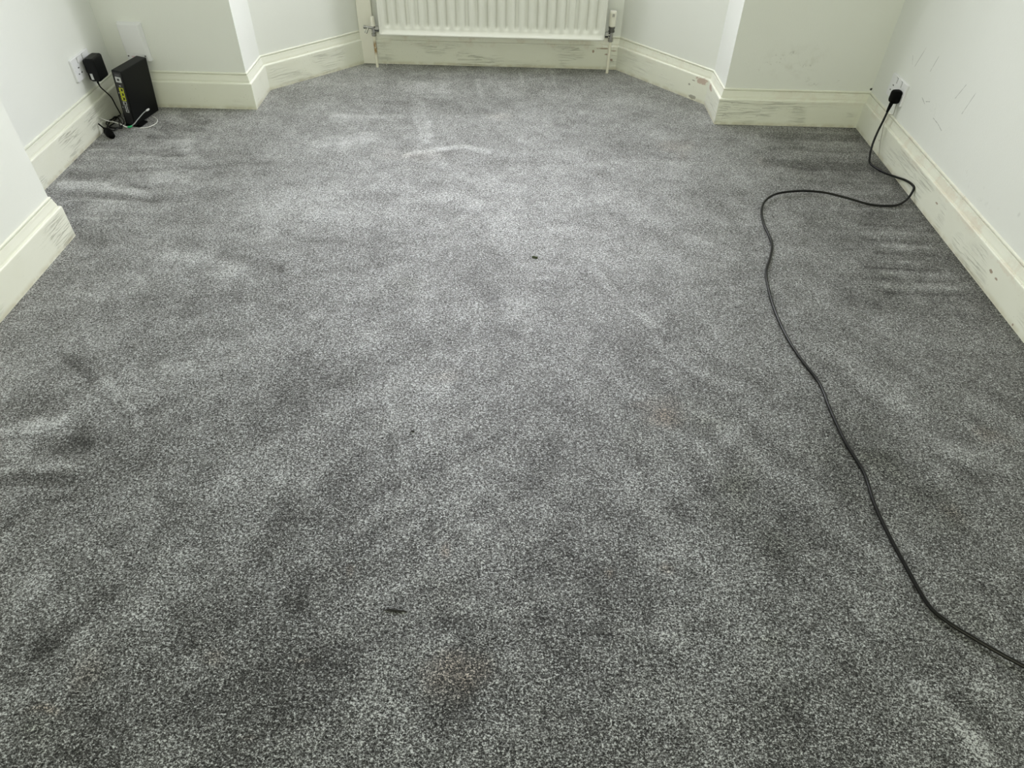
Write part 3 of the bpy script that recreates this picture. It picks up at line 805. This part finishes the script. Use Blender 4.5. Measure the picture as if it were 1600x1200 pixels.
lead = [(-1.738, 2.912, .186), (-1.737, 2.917, .168), (-1.737, 2.942, .138), (-1.738, 2.968, .105), (-1.745, 2.990, .060), (-1.752, 3.012, .022), (-1.757, 3.020, .008), (-1.765, 3.010, .006),
        (-1.762, 2.975, .006), (-1.755, 2.945, .007), (-1.745, 2.905, .010), (-1.722, 2.872, .010), (-1.700, 2.868, .010), (-1.688, 2.900, .011), (-1.705, 2.940, .013), (-1.740, 2.955, .015),
        (-1.760, 2.925, .016), (-1.745, 2.880, .017), (-1.715, 2.855, .018), (-1.692, 2.872, .018), (-1.694, 2.915, .020), (-1.715, 2.948, .022), (-1.748, 2.962, .022), (-1.757, 2.930, .023),
        (-1.735, 2.890, .022), (-1.708, 2.862, .018), (-1.700, 2.880, .014), (-1.704, 2.893, .020), (-1.704, 2.900, .034)]
rl = random.Random(5)
lead = [(min(-1.69, max(-1.762, x + rl.uniform(-.017, .012))), y + rl.uniform(-.024, .016), z + rl.uniform(-.001, .010)) if 9 <= i < len(lead) - 3 else (x, y, z) for i, (x, y, z) in enumerate(lead)]
bm = bmesh.new(); tube(bm, lead, .0026, 8, 6); put(obj('lead', bm, cord_black, None, smooth=True), e)
bm = bmesh.new()
tube(bm, [(-1.7625, 2.843, .045), (-1.750, 2.841, .032), (-1.738, 2.838, .022), (-1.724, 2.824, .018), (-1.708, 2.806, .017), (-1.692, 2.790, .017)],
     lambda t: .0028 + .0135 * min(1, max(0, (t - .25) / .3)) - .004 * max(0, t - .8) * 5, 12)
put(obj('loose_plug', bm, black_rubber, None, smooth=True), e)

# ------------------------------------------------------------------ router
W_, L_, HT = .0454, .1759, .230
e = empty('router', (-1.6438, 2.9072, .008)); e.rotation_euler = (Matrix.Rotation(-.1887, 3, 'Z') @ Matrix.Rotation(-.0103, 3, 'X') @ Matrix.Rotation(.0963, 3, 'Y')).to_euler()
tag(e, 'black upright router box with yellow ports leaning by the telephone point', 'router')
bm = bmesh.new()
sec = [(-W_ / 2 + a, b) for a, b in rrect(W_, HT, .003, 2)]
loft(bm, [[(a, y, HT / 2 + b) for a, b in [(-W_ / 2 + (q[0] + W_ / 2) * k, q[1] * k2) for q in sec]] for y, k, k2 in ((0, .96, .99), (.002, 1, 1), (L_ - .003, 1, 1), (L_, .95, .99))])
obj('casing', bm, black_case, e)
bm = bmesh.new(); box(bm, (-W_ / 2, -.0002, HT / 2), (W_ - .012, .0012, HT - .012)); pn = obj('port_panel', bm, black_gloss, e, bevel=.0005)
def port(f, w, h, mat, hole=True, name='port', dx=0):
    z = HT * (1 - f); x = -W_ / 2 + dx
    bm = bmesh.new()
    t_ = .0022
    if hole:
        for bx, bz, sx_, sz_ in ((0, h / 2 - t_ / 2, w, t_), (0, -h / 2 + t_ / 2, w, t_), (-w / 2 + t_ / 2, 0, t_, h - 2 * t_), (w / 2 - t_ / 2, 0, t_, h - 2 * t_)):
            box(bm, (x + bx, -.0016, z + bz), (sx_, .002, sz_))
        box(bm, (x - w * .28, -.0016, z), (w * .2, .0018, h * .4))
    else: box(bm, (x, -.0012, z), (w, .0012, h))
    return obj(name, bm, mat, pn)
port(.075, .022, .010, plain('badge_grey', (.06, .06, .065), .3), False, 'badge')
w_ = port(.155, .024, .022, silver_pl, False, 'wide_area_port'); 
bm = bmesh.new(); box(bm, (-W_ / 2, -.0020, HT * .845), (.010, .001, .009)); obj('port_opening', bm, grey_gap, pn)
port(.265, .008, .003, silver_pl, False, 'printed_mark')
for f in (.335, .415, .495): port(f, .018, .0165, yellow_pl, True, 'ethernet_port', .002)
port(.580, .016, .0155, grey_pl, True, 'grey_port', .002); port(.655, .012, .011, grey_pl, True, 'grey_port', .003); port(.72, .013, .012, grey_pl, True, 'grey_port', .004)
for f in (.40, .66): port(f, .003, .003, silver_pl, False, 'printed_mark', -.013)
bm = bmesh.new()
loft(bm, [[(-W_ / 2 + a, L_ * .22 + b, z) for a, b in rrect(w, l, .006)] for w, l, z in ((.075, .060, -.006), (.072, .056, -.001), (.050, .040, .006))])
ft = obj('stand_foot', bm, black_rubber, e); ft.rotation_euler = (0, -.0963, 0)

# ------------------------------------------------------------------ fibre cable
e = empty('fibre_cable', (-1.67, 2.88, .01)); tag(e, 'thin white cable with green connector lying in front of the router', 'cable')
bm = bmesh.new(); tube(bm, [(-1.7635, 2.872, .057), (-1.745, 2.884, .041), (-1.722, 2.898, .028), (-1.706, 2.896, .024), (-1.695, 2.892, .022)], .0016, 8)
put(obj('sheath', bm, fibre_white, None, smooth=True), e)
bm = bmesh.new(); tube(bm, [(-1.697, 2.893, .023), (-1.686, 2.888, .020), (-1.676, 2.884, .016), (-1.664, 2.886, .014)], .0021, 8)
put(obj('jacket', bm, fibre_white, None, smooth=True), e)
bm = bmesh.new(); tube(bm, [(-1.668, 2.885, .014), (-1.660, 2.888, .014), (-1.652, 2.894, .016)], lambda t: .0030 + .0016 * math.sin(t * 3.1), 10)
put(obj('connector', bm, green_pl, None), e).data.name = 'connector'
bm = bmesh.new(); tube(bm, [(-1.652, 2.893, .017), (-1.643, 2.900, .022), (-1.636, 2.926, .030), (-1.622, 2.965, .043), (-1.614, 2.985, .046)], .0020, 8)
put(obj('boot', bm, fibre_grey, None, smooth=True), e)
bm = bmesh.new(); tube(bm, [(-1.616, 2.980, .0455), (-1.612, 2.989, .0465), (-1.609, 2.998, .047)], lambda t: .0028 + .0018 * math.sin(t * 3.1), 10)
put(obj('end_cap', bm, plain('pale_grey_cap', (.62, .63, .64), .35), None, smooth=True), e)
bm = bmesh.new(); tube(bm, [(-1.625, 2.902, .004), (-1.600, 2.907, .004), (-1.584, 2.922, .005), (-1.573, 2.950, .006), (-1.582, 2.985, .005), (-1.598, 3.006, .004), (-1.618, 3.02, .004)], .0017, 8)
put(obj('loop', bm, fibre_white, None, smooth=True), e)
# second, thin grey wire along the skirting behind
bm = bmesh.new(); tube(bm, [(-1.763, 3.06, .018), (-1.740, 3.03, .026), (-1.700, 2.985, .034), (-1.692, 2.972, .040), (-1.690, 2.960, .030), (-1.692, 2.945, .006)], .0011, 6)
tag(obj('thin_wire', bm, fibre_grey, smooth=True), 'thin grey wire bent behind the coiled black lead beside the router', 'wire')

# ------------------------------------------------------------------ bits on the carpet
def bit(name, pts, r, mat, label, cat, flat=.6):
    bm = bmesh.new(); tube(bm, pts, r, 8, 4)
    for v in bm.verts: v.co.z = .001 + (v.co.z - .001) * flat
    return tag(obj(name, bm, mat, smooth=True), label, cat)
dk = plain('dark_debris', (.006, .006, .005), .8); gr = plain('green_debris', (.035, .045, .012), .8)
bit('debris_crumb', [(.058, 1.998, .003), (.064, 1.997, .004), (.070, 1.995, .003), (.077, 1.994, .003)], lambda t: .0028 + .0012 * abs(math.sin(t * 6.3)), gr, 'small dark green crumb alone in the middle of the carpet', 'crumb', .8)
bit('dark_thread', [(-.250, .704, .0022), (-.238, .705, .0026), (-.224, .7035, .0028), (-.212, .7025, .0026), (-.200, .7035, .0022)], lambda t: .0006 + .0025 * math.sin(math.pi * t), dk, 'short black thread lying on the carpet in the near foreground', 'thread', .7)
bit('dark_speck', [(-.252, 1.197, .003), (-.248, 1.195, .003), (-.244, 1.196, .003)], .0022, dk, 'tiny black speck on the carpet near the left of centre', 'speck')
